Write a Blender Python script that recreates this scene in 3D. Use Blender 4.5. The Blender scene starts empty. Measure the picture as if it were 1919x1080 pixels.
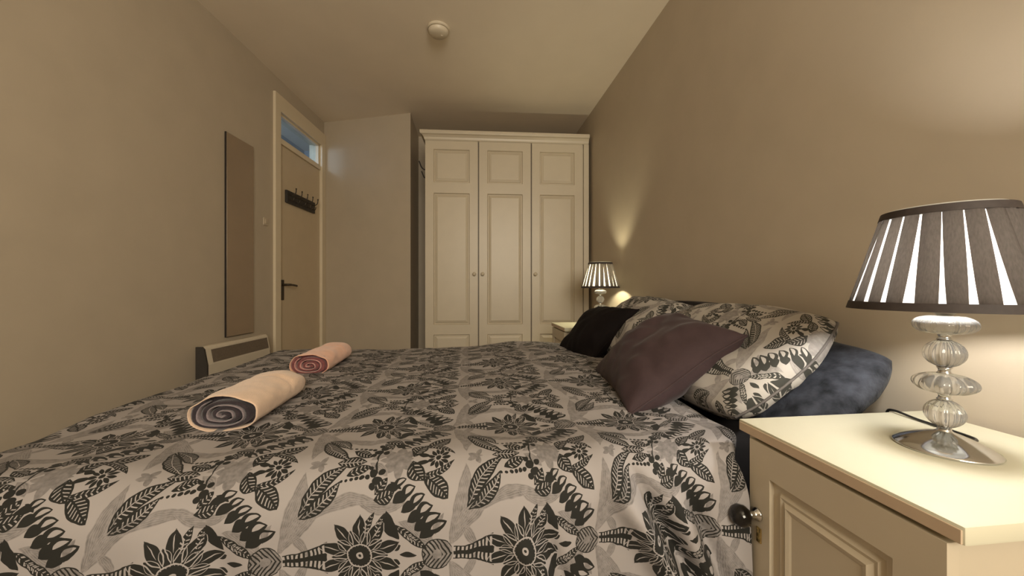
import bpy, bmesh, math, random
from mathutils import Vector, Matrix, noise
import numpy as np

S = bpy.context.scene
C = S.collection
R = math.radians
PI = math.pi

# ---------------------------------------------------------------- camera, world, lights, exposure
CAM_H = 0.90
cam_d = bpy.data.cameras.new('camera')
cam_d.sensor_width = 36.0
cam_d.lens = 36.0 * 700.0 / 1919.0
cam_d.clip_start = 0.02
cam = bpy.data.objects.new('camera', cam_d)
C.objects.link(cam)
cam.location = (0, 0, CAM_H)
cam.rotation_euler = (R(90.0), 0, R(-6.68))
S.camera = cam

world = bpy.data.worlds.new('world')
S.world = world
world.use_nodes = True
world.node_tree.nodes['Background'].inputs['Color'].default_value = (0.35, 0.42, 0.55, 1)
world.node_tree.nodes['Background'].inputs['Strength'].default_value = 0.10

def area_light(name, loc, target, sx, sy, power, col):
    d = bpy.data.lights.new(name, 'AREA')
    d.shape = 'RECTANGLE'
    d.size, d.size_y = sx, sy
    d.energy = power
    d.color = col
    o = bpy.data.objects.new(name, d)
    C.objects.link(o)
    o.location = loc
    o.rotation_euler = (Vector(target) - Vector(loc)).to_track_quat('-Z', 'Y').to_euler()
    return o

# added soft fill light, set at an added, unseen window behind the camera
area_light('fill_light', (0.35, -1.86, 1.70), (-0.02, 1.3, 1.62), 1.25, 1.15, 88.0, (1.0, 0.90, 0.735))
BULB = 400.0                       # radiance of the two bedside bulbs
BULB_NEAR = (1.0, 0.96, 0.90)
BULB_FAR = (1.0, 0.90, 0.60)

S.view_settings.view_transform = 'Standard'
S.view_settings.look = 'None'
S.view_settings.gamma = 1.0
S.view_settings.use_curve_mapping = False
S.view_settings.exposure = 0.0
try:
    S.cycles.use_denoising = True
    S.cycles.max_bounces = 10
    S.cycles.diffuse_bounces = 6
    S.cycles.transmission_bounces = 10
    S.cycles.caustics_reflective = False
    S.cycles.caustics_refractive = False
    S.cycles.sample_clamp_indirect = 4.0
    S.cycles.blur_glossy = 0.5
except Exception:
    pass

# ---------------------------------------------------------------- node helpers
class E:
    """a float socket with operators: writes Math nodes"""
    nt = None
    def __init__(s, k): s.k = k
    @staticmethod
    def op(o, *a):
        n = E.nt.nodes.new('ShaderNodeMath'); n.operation = o
        for i, x in enumerate(a):
            if isinstance(x, E): E.nt.links.new(x.k, n.inputs[i])
            else: n.inputs[i].default_value = float(x)
        return E(n.outputs[0])
    def __add__(s, b): return E.op('ADD', s, b)
    __radd__ = __add__
    def __sub__(s, b): return E.op('SUBTRACT', s, b)
    def __rsub__(s, b): return E.op('SUBTRACT', b, s)
    def __mul__(s, b): return E.op('MULTIPLY', s, b)
    __rmul__ = __mul__
    def __truediv__(s, b): return E.op('DIVIDE', s, b)
    def abs(s): return E.op('ABSOLUTE', s)
    def sq(s): return E.op('MULTIPLY', s, s)
    def lt(s, b): return E.op('LESS_THAN', s, b)
    def gt(s, b): return E.op('GREATER_THAN', s, b)
    def min(s, b): return E.op('MINIMUM', s, b)
    def max(s, b): return E.op('MAXIMUM', s, b)
    def fract(s): return E.op('FRACT', s)
    def pp(s, b): return E.op('PINGPONG', s, b)

def new_mat(name):
    m = bpy.data.materials.new(name)
    m.use_nodes = True
    nt = m.node_tree
    b = nt.nodes['Principled BSDF']
    return m, nt, b

def simple(name, col, rough=0.5, metal=0.0, var=0.06, scale=30.0, bump=0.0, bscale=200.0, sheen=0.0, spec=0.5, coat=0.0, stretch=None):
    """painted / fabric / metal material: a base colour with procedural variation and relief"""
    m, nt, b = new_mat(name)
    tc = nt.nodes.new('ShaderNodeTexCoord')
    mp = nt.nodes.new('ShaderNodeMapping')
    nt.links.new(tc.outputs['Object'], mp.inputs[0])
    if stretch: mp.inputs['Scale'].default_value = stretch
    n = nt.nodes.new('ShaderNodeTexNoise')
    n.inputs['Scale'].default_value = scale
    n.inputs['Detail'].default_value = 3.0
    nt.links.new(mp.outputs[0], n.inputs['Vector'])
    r = nt.nodes.new('ShaderNodeValToRGB')
    lo = [max(0, c * (1 - var)) for c in col]; hi = [min(1, c * (1 + var)) for c in col]
    r.color_ramp.elements[0].color = (*lo, 1); r.color_ramp.elements[1].color = (*hi, 1)
    r.color_ramp.elements[0].position = 0.3; r.color_ramp.elements[1].position = 0.7
    nt.links.new(n.outputs['Fac'], r.inputs[0])
    nt.links.new(r.outputs[0], b.inputs['Base Color'])
    b.inputs['Roughness'].default_value = rough
    b.inputs['Metallic'].default_value = metal
    b.inputs['Specular IOR Level'].default_value = spec
    if sheen:
        b.inputs['Sheen Weight'].default_value = sheen
        b.inputs['Sheen Roughness'].default_value = 0.4
    if coat: b.inputs['Coat Weight'].default_value = coat
    if bump:
        n2 = nt.nodes.new('ShaderNodeTexNoise'); n2.inputs['Scale'].default_value = bscale
        n2.inputs['Detail'].default_value = 4.0
        nt.links.new(mp.outputs[0], n2.inputs['Vector'])
        bp = nt.nodes.new('ShaderNodeBump'); bp.inputs['Strength'].default_value = bump
        bp.inputs['Distance'].default_value = 0.002
        nt.links.new(n2.outputs['Fac'], bp.inputs['Height'])
        nt.links.new(bp.outputs[0], b.inputs['Normal'])
    return m

def emit(name, col, k):
    m, nt, b = new_mat(name)
    b.inputs['Base Color'].default_value = (*col, 1)
    b.inputs['Emission Color'].default_value = (*col, 1)
    b.inputs['Emission Strength'].default_value = k
    return m

def translucent(name, dcol, tcol, mix, stripes=0.0):
    m, nt, b = new_mat(name)
    nt.nodes.remove(b)
    out = nt.nodes['Material Output']
    d = nt.nodes.new('ShaderNodeBsdfDiffuse'); t = nt.nodes.new('ShaderNodeBsdfTranslucent')
    d.inputs[0].default_value = (*dcol, 1); t.inputs[0].default_value = (*tcol, 1)
    if stripes:
        tc = nt.nodes.new('ShaderNodeTexCoord'); w = nt.nodes.new('ShaderNodeTexNoise')
        mp = nt.nodes.new('ShaderNodeMapping'); mp.inputs['Scale'].default_value = (1, 1, 0.06)
        w.inputs['Scale'].default_value = 420.0
        nt.links.new(tc.outputs['Object'], mp.inputs[0]); nt.links.new(mp.outputs[0], w.inputs['Vector'])
        r = nt.nodes.new('ShaderNodeMixRGB'); r.blend_type = 'MULTIPLY'
        r.inputs[1].default_value = (*tcol, 1)
        mr = nt.nodes.new('ShaderNodeMapRange')
        mr.inputs['To Min'].default_value = 1 - stripes; mr.inputs['To Max'].default_value = 1 + stripes
        nt.links.new(w.outputs['Fac'], mr.inputs['Value'])
        r.inputs[0].default_value = 1.0
        nt.links.new(mr.outputs[0], r.inputs[2]); nt.links.new(r.outputs[0], t.inputs[0])
    x = nt.nodes.new('ShaderNodeMixShader'); x.inputs[0].default_value = mix
    nt.links.new(d.outputs[0], x.inputs[1]); nt.links.new(t.outputs[0], x.inputs[2])
    nt.links.new(x.outputs[0], out.inputs['Surface'])
    return m

# ---------------------------------------------------------------- the printed damask cloth (one repeat = 1 uv unit across, 2*HV up)
HV = 0.56
def damask(name, base, grey, dark):
    m, nt, bsdf = new_mat(name)
    E.nt = nt
    uvn = nt.nodes.new('ShaderNodeUVMap')
    sep = nt.nodes.new('ShaderNodeSeparateXYZ')
    nt.links.new(uvn.outputs[0], sep.inputs[0])
    # slight hand-drawn wobble of the print
    u0, v0 = E(sep.outputs[0]), E(sep.outputs[1])
    nz = nt.nodes.new('ShaderNodeTexNoise'); nz.inputs['Scale'].default_value = 9.0
    nz.inputs['Detail'].default_value = 2.0
    nt.links.new(uvn.outputs[0], nz.inputs['Vector'])
    sc = nt.nodes.new('ShaderNodeSeparateColor'); nt.links.new(nz.outputs['Color'], sc.inputs[0])
    v0 = v0 + (E(sc.outputs[1]) - 0.5) * 0.035
    u0 = u0 + (E(sc.outputs[0]) - 0.5) * 0.035
    U = (u0 + 0.5).fract() - 0.5
    V = v0.pp(HV)
    cb = nt.nodes.new('ShaderNodeCombineXYZ')
    nt.links.new(U.k, cb.inputs[0]); nt.links.new(V.k, cb.inputs[1])
    P = cb.outputs[0]
    def frame(c, ang):
        s = nt.nodes.new('ShaderNodeVectorMath'); s.operation = 'SUBTRACT'
        nt.links.new(P, s.inputs[0]); s.inputs[1].default_value = (c[0], c[1], 0)
        o = []
        for d in ((math.cos(ang), math.sin(ang), 0), (-math.sin(ang), math.cos(ang), 0)):
            n = nt.nodes.new('ShaderNodeVectorMath'); n.operation = 'DOT_PRODUCT'
            nt.links.new(s.outputs[0], n.inputs[0]); n.inputs[1].default_value = d
            o.append(E(n.outputs['Value']))
        return o
    def copies(c, r):
        o = [c]
        if c[0] + r > 0.5: o.append((c[0] - 1, c[1]))
        if c[0] - r < -0.5: o.append((c[0] + 1, c[1]))
        return o
    D, G, L, GS = [None], [None], [None], [None]      # dark ink, grey ink, light veins
    def add(T, f): T[0] = f if T[0] is None else T[0].max(f)
    def leaf(T, A, B, w, bend=0.0, vein=0, cut=None):
        A = Vector((A[0], A[1] * HV)); B = Vector((B[0], B[1] * HV))
        c = (A + B) / 2; d = B - A; ln = d.length / 2; ang = math.atan2(d.y, d.x)
        for cc in copies((c.x, c.y), ln):
            x, y = frame(cc, ang)
            xs = (x * (1 / ln)).sq()
            if bend: y = y + (xs - 1) * bend
            ya = y.abs()
            wid = (1 - xs) * w
            f = wid - ya
            add(T, f.gt(0))
            if vein == 3:
                add(GS, f.gt(0) * (f * 90.0).fract().lt(.35))
            elif vein:
                q = (x * (1 / 0.024) + ya * (-26.0)).fract().lt(0.30)
                inn = f.gt(w * 0.22) * ya.gt(w * 0.10)
                add(L, q * inn)
                if vein > 1: add(L, ya.lt(0.0028) * f.gt(w * 0.2))
    def dot(T, c, r):
        leaf_c = (c[0], c[1] * HV)
        for cc in copies(leaf_c, r):
            s = nt.nodes.new('ShaderNodeVectorMath'); s.operation = 'DISTANCE'
            nt.links.new(P, s.inputs[0]); s.inputs[1].default_value = (cc[0], cc[1], 0)
            add(T, E(s.outputs['Value']).lt(r))
    def rosette(T, c, n, r0, r1, w, phase=0.0, outline=0.0):
        for cc in copies((c[0], c[1] * HV), r1):
            x, y = frame(cc, phase)
            r = E.op('SQRT', x.sq() + y.sq())
            a = E.op('ARCTAN2', y, x)
            al = (a + 4 * PI).pp(PI / n)            # 0 on a petal axis, PI/n between
            ya = r * E.op('SINE', al)
            t = (r - r0) * (1 / (r1 - r0))
            wid = t * (1 - t) * 4 * w
            wid = wid * (0.75 + t * 0.35)
            f = wid - ya
            add(T, f.gt(0))
            if outline:
                add(L, f.abs().lt(outline) * r.gt(r0 + 0.01) * r.lt(r1 - 0.004))
    # --- grey ribbons and ghost flowers
    leaf(G, (-.47, .06), (-.36, .92), .056, -.035, 3)
    leaf(G, (-.45, .08), (-.19, .58), .050, .035, 3)
    leaf(G, (-.28, .42), (.10, .56), .040, .050, 3)
    leaf(G, (-.04, .60), (.28, .56), .038, -.05, 3)
    leaf(G, (.23, .36), (.44, .05), .052, .035, 3)
    leaf(G, (-.40, .30), (-.30, .02), .03, .01, 3)
    leaf(G, (.02, .98), (.14, .80), .03, .01, 3)
    rosette(G, (.20, 1.0), 7, .0, .135, .038, .3)
    rosette(G, (.21, 1.0), 5, .0, .075, .030, .0)
    rosette(G, (-.29, 1.0), 4, .0, .065, .020, .4)
    leaf(G, (-.55, .20), (-.50, .42), .02, .01)
    # --- pine cone and its ladder neck
    for cc in copies((-.535, 0), .10):
        x, y = frame(cc, 0)
        ya = y.abs()
        f = 1 - ((x * (1 / .092)).sq() + (ya * (1 / .085)).sq())
        add(G, f.gt(0))
        q = ((x + ya * 0.8) * 38.0).fract().lt(.42)
        add(D, q * f.gt(.06) * f.lt(.9))
        add(D, f.abs().lt(.07) * x.lt(.06))
    x, y = frame((-.44, 0), 0)
    ya = y.abs(); half = x * x * 1.1 + .034
    neck = x.gt(0) * x.lt(.25) * ya.lt(half)
    add(D, neck)
    add(L, neck * (x * 40.0).fract().lt(.5) * (ya - half * .55).abs().lt(half * .28))
    # --- big lotus: ten pointed outer petals, ten outlined inner ones, ringed centre
    rosette(D, (0, 0), 10, .07, .250, .043, .31, outline=.003)
    rosette(D, (0, 0), 10, .05, .165, .030, 0.0, outline=.0018)
    rosette(L, (0, 0), 10, .12, .225, .0035, .31)
    dot(D, (0, 0), .092)
    x, y = frame((0, 0), 0)
    r = E.op('SQRT', x.sq() + y.sq())
    add(L, (r - .068).abs().lt(.004))
    add(L, r.lt(.020) * r.gt(.008))
    leaf(D, (.03, .16), (.085, .46), .022, .01, 1)
    leaf(D, (.10, .12), (.145, .44), .022, .012, 1)
    leaf(D, (.15, .46), (.235, .16), .036, -.012)
    leaf(D, (.19, .06), (.245, .10), .02, 0)
    leaf(D, (.215, .33), (.36, .12), .027, -.01, 1)
    leaf(D, (.25, .22), (.40, .06), .028, .006, 1)
    leaf(D, (.24, 0.0), (.34, 0.0), .018)
    # --- feathered dark cluster: lobes to the left, open loops to the right
    ch = [(.215, .70, 35), (.265, .615, 30), (.315, .525, 28), (.36, .43, 28), (.40, .335, 30), (.435, .25, 30)]
    for i, (cx, cy, an) in enumerate(ch):
        k = .058 + .006 * i
        dx, dy = math.cos(R(an)), math.sin(R(an))
        tip = (cx + dx * k * 1.15, cy + dy * k * 1.15 / HV)
        leaf(D, (cx - dx * k * .55, cy - dy * k * .55 / HV), tip, .026 + .003 * i, .012)
        leaf(L, (cx - dx * k * .05, cy - dy * k * .05 / HV + .012), (cx + dx * k * .95, cy + dy * k * .95 / HV + .006), .0105 + .0012 * i, .008)
        leaf(D, (cx + .022, cy), (cx - .075, cy - .075), .028 + .002 * i, -.012)
    leaf(D, (.165, .74), (.24, .66), .014, .004)
    # --- long pair of dark leaves, beads and sprigs
    leaf(D, (-.350, .46), (-.11, .97), .050, .034, 2)
    leaf(D, (-.345, .44), (-.14, .78), .042, -.026, 2)
    for i in range(6):
        dot(D, (-.135 + .031 * i, .77 + .004 * i), .0085 + .0014 * i)
    for c_, r_ in (((.055, .84), .026), ((.085, .76), .028), ((.06, .70), .020), ((.105, .86), .020), ((.035, .90), .016)):
        dot(D, c_, r_)
    leaf(D, (-.19, 1.0), (.00, 1.0), .040, 0, 2)
    leaf(D, (-.11, .83), (.03, .93), .036, 0, 1)
    leaf(D, (.085, .84), (.075, 1.02), .0065, .015)
    leaf(D, (.075, .62), (.14, .79), .030, -.008, 1)
    leaf(D, (.07, .57), (.20, .64), .040, -.01, 1)
    # --- daisy with its crescents
    rosette(D, (.455, 1.0), 11, .022, .078, .0135)
    dot(D, (.455, 1.0), .017)
    leaf(D, (.345, .79), (.565, .96), .024, -.030, 1)
    leaf(D, (.295, .97), (.375, .73), .050, -.02, 1)
    leaf(D, (.31, .90), (.40, .96), .018, .01)
    leaf(D, (.365, .79), (.53, .54), .056, .012, 1)
    # --- colour
    dk = D[0] * (1 - L[0])
    def mixc(fac, a, bcol):
        n = nt.nodes.new('ShaderNodeMixRGB')
        if isinstance(fac, E): nt.links.new(fac.k, n.inputs[0])
        if isinstance(a, tuple): n.inputs[1].default_value = (*a, 1)
        else: nt.links.new(a, n.inputs[1])
        n.inputs[2].default_value = (*bcol, 1)
        return n.outputs[0]
    n2 = nt.nodes.new('ShaderNodeTexNoise'); n2.inputs['Scale'].default_value = 30.0
    n2.inputs['Detail'].default_value = 3.0
    nt.links.new(uvn.outputs[0], n2.inputs['Vector'])
    gfac = G[0] * (E(n2.outputs['Fac']) * 1.3 + 0.1).min(1.0) * (1 - GS[0] * .45)
    c1 = mixc(gfac, base, grey)
    c2 = mixc(dk, c1, dark)
    nt.links.new(c2, bsdf.inputs['Base Color'])
    bsdf.inputs['Roughness'].default_value = 0.75
    bsdf.inputs['Sheen Weight'].default_value = 0.03
    bsdf.inputs['Specular IOR Level'].default_value = 0.15
    return m

# ---------------------------------------------------------------- materials
M = {}
M['wall'] = simple('wall_paint', (.455, .39, .30), .55, var=.03, scale=6, bump=.10, bscale=90, spec=.4)
M['ceil'] = simple('ceiling_paint', (.84, .76, .64), .8, var=.02, scale=4, bump=.08, bscale=120, spec=.2)
M['floor'] = simple('carpet', (.25, .20, .15), .95, var=.25, scale=300, bump=.6, bscale=500)
M['cream'] = simple('cream_paint', (.54, .475, .365), .38, var=.02, scale=10, bump=.02, bscale=150)
M['creamtop'] = simple('cream_laminate', (.60, .58, .45), .55, var=.015, scale=8, spec=.3)
M['edge'] = simple('edge_band', (.55, .43, .31), .45, var=.03, scale=20)
M['doorpaint'] = simple('door_paint', (.55, .45, .31), .4, var=.025, scale=8, bump=.03, bscale=60)
M['frame'] = simple('frame_gloss', (.66, .57, .42), .32, var=.02, scale=8)
M['brass'] = simple('dark_bronze', (.045, .032, .02), .45, metal=.3, var=.1, scale=60)
M['black'] = simple('black_wood', (.018, .014, .012), .45, var=.2, scale=40)
M['hook'] = simple('steel', (.45, .42, .38), .3, metal=1.0, var=.05, scale=60)
M['chrome'] = simple('chrome', (.72, .73, .73), .12, metal=1.0, var=.02, scale=20)
M['gold'] = simple('gilt', (.75, .55, .22), .25, metal=1.0, var=.05, scale=60)
M['heater'] = simple('heater_enamel', (.58, .52, .42), .4, var=.02, scale=12)
M['heatdark'] = simple('heater_grey', (.035, .030, .026), .5, var=.08, scale=30)
M['grille'] = simple('heater_grille', (.17, .135, .10), .5, var=.08, scale=60)
M['switch'] = simple('cream_plastic', (.50, .42, .31), .4, var=.02, scale=20)
M['plastic'] = simple('white_plastic', (.62, .55, .43), .4, var=.02, scale=20)
M['peach'] = simple('peach_terry', (.74, .42, .29), .95, var=.06, scale=40, bump=.9, bscale=420, sheen=.4)
M['cream_terry'] = simple('cream_terry', (.68, .50, .37), .95, var=.06, scale=40, bump=.9, bscale=420, sheen=.4)
M['charcoal_terry'] = simple('charcoal_terry', (.030, .022, .027), .95, var=.25, scale=90, bump=.9, bscale=420, sheen=.25)
M['maroon_terry'] = simple('maroon_terry', (.17, .055, .055), .95, var=.25, scale=90, bump=.9, bscale=420, sheen=.3)
M['grey_terry'] = simple('mauve_terry', (.22, .18, .19), .95, var=.15, scale=90, bump=.9, bscale=420, sheen=.3)
M['pink_terry'] = simple('pink_terry', (.55, .27, .24), .95, var=.15, scale=90, bump=.9, bscale=420, sheen=.3)
M['plum'] = simple('plum_velvet', (.050, .032, .034), .8, var=.18, scale=9, bump=.25, bscale=250, sheen=.10, spec=.15)
M['blackvelvet'] = simple('black_velvet', (.007, .005, .005), .85, var=.2, scale=12, bump=.2, bscale=250, sheen=.01, spec=.1)
M['plush'] = simple('grey_plush', (.030, .033, .042), .9, var=.7, scale=26, bump=1.0, bscale=160, sheen=.06, spec=.15)
M['sheet'] = simple('black_sheet', (.012, .010, .011), .85, var=.2, scale=30)
M['divan'] = simple('divan_cloth', (.05, .045, .045), .85, var=.15, scale=60)
M['headboard'] = simple('headboard_cloth', (.020, .017, .018), .8, var=.2, scale=40)
M['piping'] = simple('piping_cord', (.10, .09, .085), .8, var=.1, scale=60)
M['bulb'] = emit('bulb_glow', BULB_NEAR, BULB * 1.05)
M['bulb_warm'] = emit('bulb_glow_warm', BULB_FAR, BULB)
M['liner'] = translucent('shade_liner', (.75, .74, .68), (.50, .49, .45), .55)
M['pleat'] = translucent('shade_silk', (.10, .085, .076), (.085, .073, .066), .5, .6)
M['trimband'] = simple('shade_trim', (.035, .026, .024), .7, var=.15, scale=80)
M['cable'] = simple('black_cable', (.012, .011, .011), .4, var=.1, scale=40)
M['damask'] = damask('damask_duvet', (.315, .294, .290), (.143, .133, .131), (.019, .019, .017))
M['damask2'] = damask('damask_pillow', (.40, .375, .345), (.20, .185, .18), (.040, .040, .035))

def crystal(name, tr):
    m, nt, b = new_mat(name)
    b.inputs['Base Color'].default_value = (.97, .98, .98, 1)
    b.inputs['Roughness'].default_value = .03
    b.inputs['IOR'].default_value = 1.46
    tc = nt.nodes.new('ShaderNodeTexCoord'); n = nt.nodes.new('ShaderNodeTexNoise')
    n.inputs['Scale'].default_value = 40.0
    nt.links.new(tc.outputs['Object'], n.inputs['Vector'])
    mr = nt.nodes.new('ShaderNodeMapRange'); mr.inputs['To Min'].default_value = .02; mr.inputs['To Max'].default_value = .06
    nt.links.new(n.outputs['Fac'], mr.inputs['Value']); nt.links.new(mr.outputs[0], b.inputs['Roughness'])
    b.inputs['Transmission Weight'].default_value = tr
    return m
M['crystal'] = crystal('crystal', .80)
M['crystal_clear'] = crystal('crystal_clear', 1.0)

def mirror_mat():
    m, nt, b = new_mat('mirror_silver')
    tc = nt.nodes.new('ShaderNodeTexCoord'); n = nt.nodes.new('ShaderNodeTexNoise')
    n.inputs['Scale'].default_value = 3.0
    nt.links.new(tc.outputs['Object'], n.inputs['Vector'])
    mr = nt.nodes.new('ShaderNodeMapRange'); mr.inputs['To Min'].default_value = .03; mr.inputs['To Max'].default_value = .07
    nt.links.new(n.outputs['Fac'], mr.inputs['Value']); nt.links.new(mr.outputs[0], b.inputs['Roughness'])
    b.inputs['Metallic'].default_value = 1.0
    b.inputs['Base Color'].default_value = (.52, .44, .36, 1)
    return m
M['mirror'] = mirror_mat()

def pane_mat():
    m, nt, b = new_mat('transom_glass')
    nt.nodes.remove(b)
    t = nt.nodes.new('ShaderNodeBsdfTransparent'); t.inputs[0].default_value = (.80, .88, .95, 1)
    g = nt.nodes.new('ShaderNodeBsdfGlossy'); g.inputs['Roughness'].default_value = .06
    lw = nt.nodes.new('ShaderNodeLayerWeight'); lw.inputs['Blend'].default_value = .25
    x = nt.nodes.new('ShaderNodeMixShader')
    mr = nt.nodes.new('ShaderNodeMapRange'); mr.inputs['To Min'].default_value = .04; mr.inputs['To Max'].default_value = .22
    nt.links.new(lw.outputs['Facing'], mr.inputs['Value']); nt.links.new(mr.outputs[0], x.inputs[0])
    nt.links.new(t.outputs[0], x.inputs[1]); nt.links.new(g.outputs[0], x.inputs[2])
    nt.links.new(x.outputs[0], nt.nodes['Material Output'].inputs['Surface'])
    return m
M['pane'] = pane_mat()
M['hallwall'] = simple('hall_paint', (.42, .47, .52), .7, var=.03, scale=6)

# ---------------------------------------------------------------- mesh helpers
def BM(): return bmesh.new()

def box(bm, lo, hi, bev=0.0):
    lo, hi = Vector(lo), Vector(hi)
    r = bmesh.ops.create_cube(bm, size=1.0)
    for v in r['verts']:
        v.co = Vector([(lo[i] + hi[i]) / 2 + v.co[i] * (hi[i] - lo[i]) for i in range(3)])
    if bev:
        es = list({e for v in r['verts'] for e in v.link_edges})
        bmesh.ops.bevel(bm, geom=es, offset=bev, segments=2, affect='EDGES', profile=0.6)

def lathe(bm, prof, n=32, flute=0.0, nf=16, cx=0, cy=0, cap=True):
    rings = []
    for r, z in prof:
        ring = []
        for k in range(n):
            a = 2 * PI * k / n
            rr = r * (1 + flute * math.cos(a * nf)) if r > 1e-6 else 0
            ring.append(bm.verts.new((cx + rr * math.cos(a), cy + rr * math.sin(a), z)))
        rings.append(ring)
    for a, b in zip(rings, rings[1:]):
        for k in range(n):
            bm.faces.new((a[k], a[(k + 1) % n], b[(k + 1) % n], b[k]))
    if cap:
        for ring, rev in ((rings[0], True), (rings[-1], False)):
            bm.faces.new(ring[::-1] if rev else ring)

def tube(bm, pts, r, n=8, cap=True):
    pts = [Vector(p) for p in pts]
    rings = []
    up = Vector((0, 0, 1))
    for i, p in enumerate(pts):
        t = (pts[min(i + 1, len(pts) - 1)] - pts[max(i - 1, 0)]).normalized()
        a = t.cross(up)
        if a.length < 1e-3: a = t.cross(Vector((1, 0, 0)))
        a.normalize(); b = t.cross(a).normalized()
        rr = r[i] if isinstance(r, (list, tuple)) else r
        rings.append([bm.verts.new(p + (a * math.cos(2 * PI * k / n) + b * math.sin(2 * PI * k / n)) * rr) for k in range(n)])
    for a, b in zip(rings, rings[1:]):
        for k in range(n):
            bm.faces.new((a[k], a[(k + 1) % n], b[(k + 1) % n], b[k]))
    if cap:
        bm.faces.new(rings[0][::-1]); bm.faces.new(rings[-1])

def smooth_pts(pts, sub=8):
    P = [Vector(p) for p in pts]; o = []
    for i in range(len(P) - 1):
        p0, p1, p2, p3 = P[max(i - 1, 0)], P[i], P[i + 1], P[min(i + 2, len(P) - 1)]
        for k in range(sub):
            t = k / sub
            o.append(0.5 * ((2 * p1) + (p2 - p0) * t + (2 * p0 - 5 * p1 + 4 * p2 - p3) * t * t + (3 * p1 - p0 - 3 * p2 + p3) * t ** 3))
    o.append(P[-1]); return o

def obj(name, bm, mat, parent=None, smooth=False, uv=None):
    me = bpy.data.meshes.new(name)
    bmesh.ops.recalc_face_normals(bm, faces=bm.faces[:])
    bm.to_mesh(me); bm.free()
    if smooth:
        me.polygons.foreach_set('use_smooth', [True] * len(me.polygons))
    if smooth == 'auto':
        try: me.set_sharp_from_angle(angle=R(40))
        except Exception: pass
    me.materials.append(M[mat] if isinstance(mat, str) else mat)
    o = bpy.data.objects.new(name, me); C.objects.link(o)
    if parent: o.parent = parent
    return o

def thing(name, label, cat, loc=(0, 0, 0), rz=0.0, group=None):
    o = bpy.data.objects.new(name, None); C.objects.link(o)
    o.empty_display_size = .05
    o.location = loc; o.rotation_euler = (0, 0, rz)
    o['label'] = label; o['category'] = cat
    if group: o['group'] = group
    return o

def struct(name, bm, mat, label=None, parent=None, smooth=False):
    o = obj(name, bm, mat, parent, smooth)
    if not parent: o['kind'] = 'structure'
    if label: o['label'] = label
    return o

# ---------------------------------------------------------------- room shell
ZC = CAM_H + 1.56                     # ceiling
RW = 1.082                            # right wall plane x
LW = Vector((-1.45, 2.32)); LA = R(4.23)
Le = Vector((math.sin(LA), math.cos(LA))); Ln = Vector((math.cos(LA), -math.sin(LA)))
def lwp(y, off=0.0):                  # point on the left wall (y = distance along it from LW)
    p = LW + Le * y + Ln * off
    return (p.x, p.y)
def ly(Y): return (Y - LW.y) / Le.y
LROT = -LA

YB = -1.92                            # wall behind the camera
bm = BM(); box(bm, (-2.3, YB - .1, -.06), (RW + .1, 4.4, 0)); struct('floor', bm, 'floor', 'brown carpeted floor')
bm = BM(); box(bm, (-2.3, YB - .1, ZC), (RW + .1, 4.5, ZC + .06)); struct('ceiling', bm, 'ceil', 'plain flat pale ceiling')
bm = BM(); box(bm, (RW, YB - .1, 0), (RW + .1, 4.3, ZC)); struct('wall_right', bm, 'wall', 'taupe painted wall behind the bed head')

# left wall with the door opening
DY0, DY1 = ly(2.955), ly(3.635)       # door opening along the wall
DZ1 = 2.275
wl = thing('wall_left', 'beige painted wall with the door', 'wall', (LW.x, LW.y, 0), LROT)
del wl['category']; wl['kind'] = 'structure'
bm = BM()
box(bm, (-.10, ly(YB) - .2, 0), (0, DY0, ZC)); box(bm, (-.10, DY1, 0), (0, ly(3.95), ZC)); box(bm, (-.10, DY0, DZ1), (0, DY1, ZC))
obj('plaster', bm, 'wall', wl)
# splayed wall beyond the door and the return into the wardrobe alcove
def prism(bm, poly, z0, z1):
    a = [bm.verts.new((x, y, z0)) for x, y in poly]; b = [bm.verts.new((x, y, z1)) for x, y in poly]
    bm.faces.new(a[::-1]); bm.faces.new(b)
    for i in range(len(poly)):
        j = (i + 1) % len(poly)
        bm.faces.new((a[i], a[j], b[j], b[i]))
pc = lwp(ly(3.70))
bm = BM(); prism(bm, [pc, (-.511, 3.41), (-.505, 4.3), (pc[0] - .03, 4.3), (pc[0] - .03, pc[1])], 0, ZC)
struct('wall_back', bm, 'wall', 'shadowed taupe wall between the door and the wardrobe')
bm = BM(); box(bm, (-.515, 3.93, 0), (RW, 4.03, ZC)); struct('wall_alcove', bm, 'wall', 'taupe wall behind the wardrobe')
# wall behind the camera with an added window to go with the fill light
bm = BM()
WX0, WX1, WZ0, WZ1 = -.29, .99, 1.11, 2.29
box(bm, (-2.0, YB - .1, 0), (WX0, YB, ZC)); box(bm, (WX1, YB - .1, 0), (RW, YB, ZC))
box(bm, (WX0, YB - .1, 0), (WX1, YB, WZ0)); box(bm, (WX0, YB - .1, WZ1), (WX1, YB, ZC))
struct('wall_front', bm, 'wall', 'taupe wall with the added window opposite the wardrobe')
w1 = thing('added_window_1', 'added white framed window at the fill light, in the wall opposite the wardrobe', 'window', (0, YB, 0)); del w1['category']; w1['kind'] = 'structure'
bm = BM()
for lo, hi in (((WX0, -.09, WZ0), (WX0 + .05, -.03, WZ1)), ((WX1 - .05, -.09, WZ0), (WX1, -.03, WZ1)),
               ((WX0, -.09, WZ0), (WX1, -.03, WZ0 + .05)), ((WX0, -.09, WZ1 - .05), (WX1, -.03, WZ1)), ((.325, -.09, WZ0), (.375, -.03, WZ1))):
    box(bm, lo, hi, .004)
obj('added_window_frame', bm, 'frame', w1)
bm = BM(); box(bm, (WX0 - .03, -.02, WZ0 - .03), (WX1 + .03, .06, WZ0), .004); obj('added_window_sill', bm, 'frame', w1)

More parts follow.
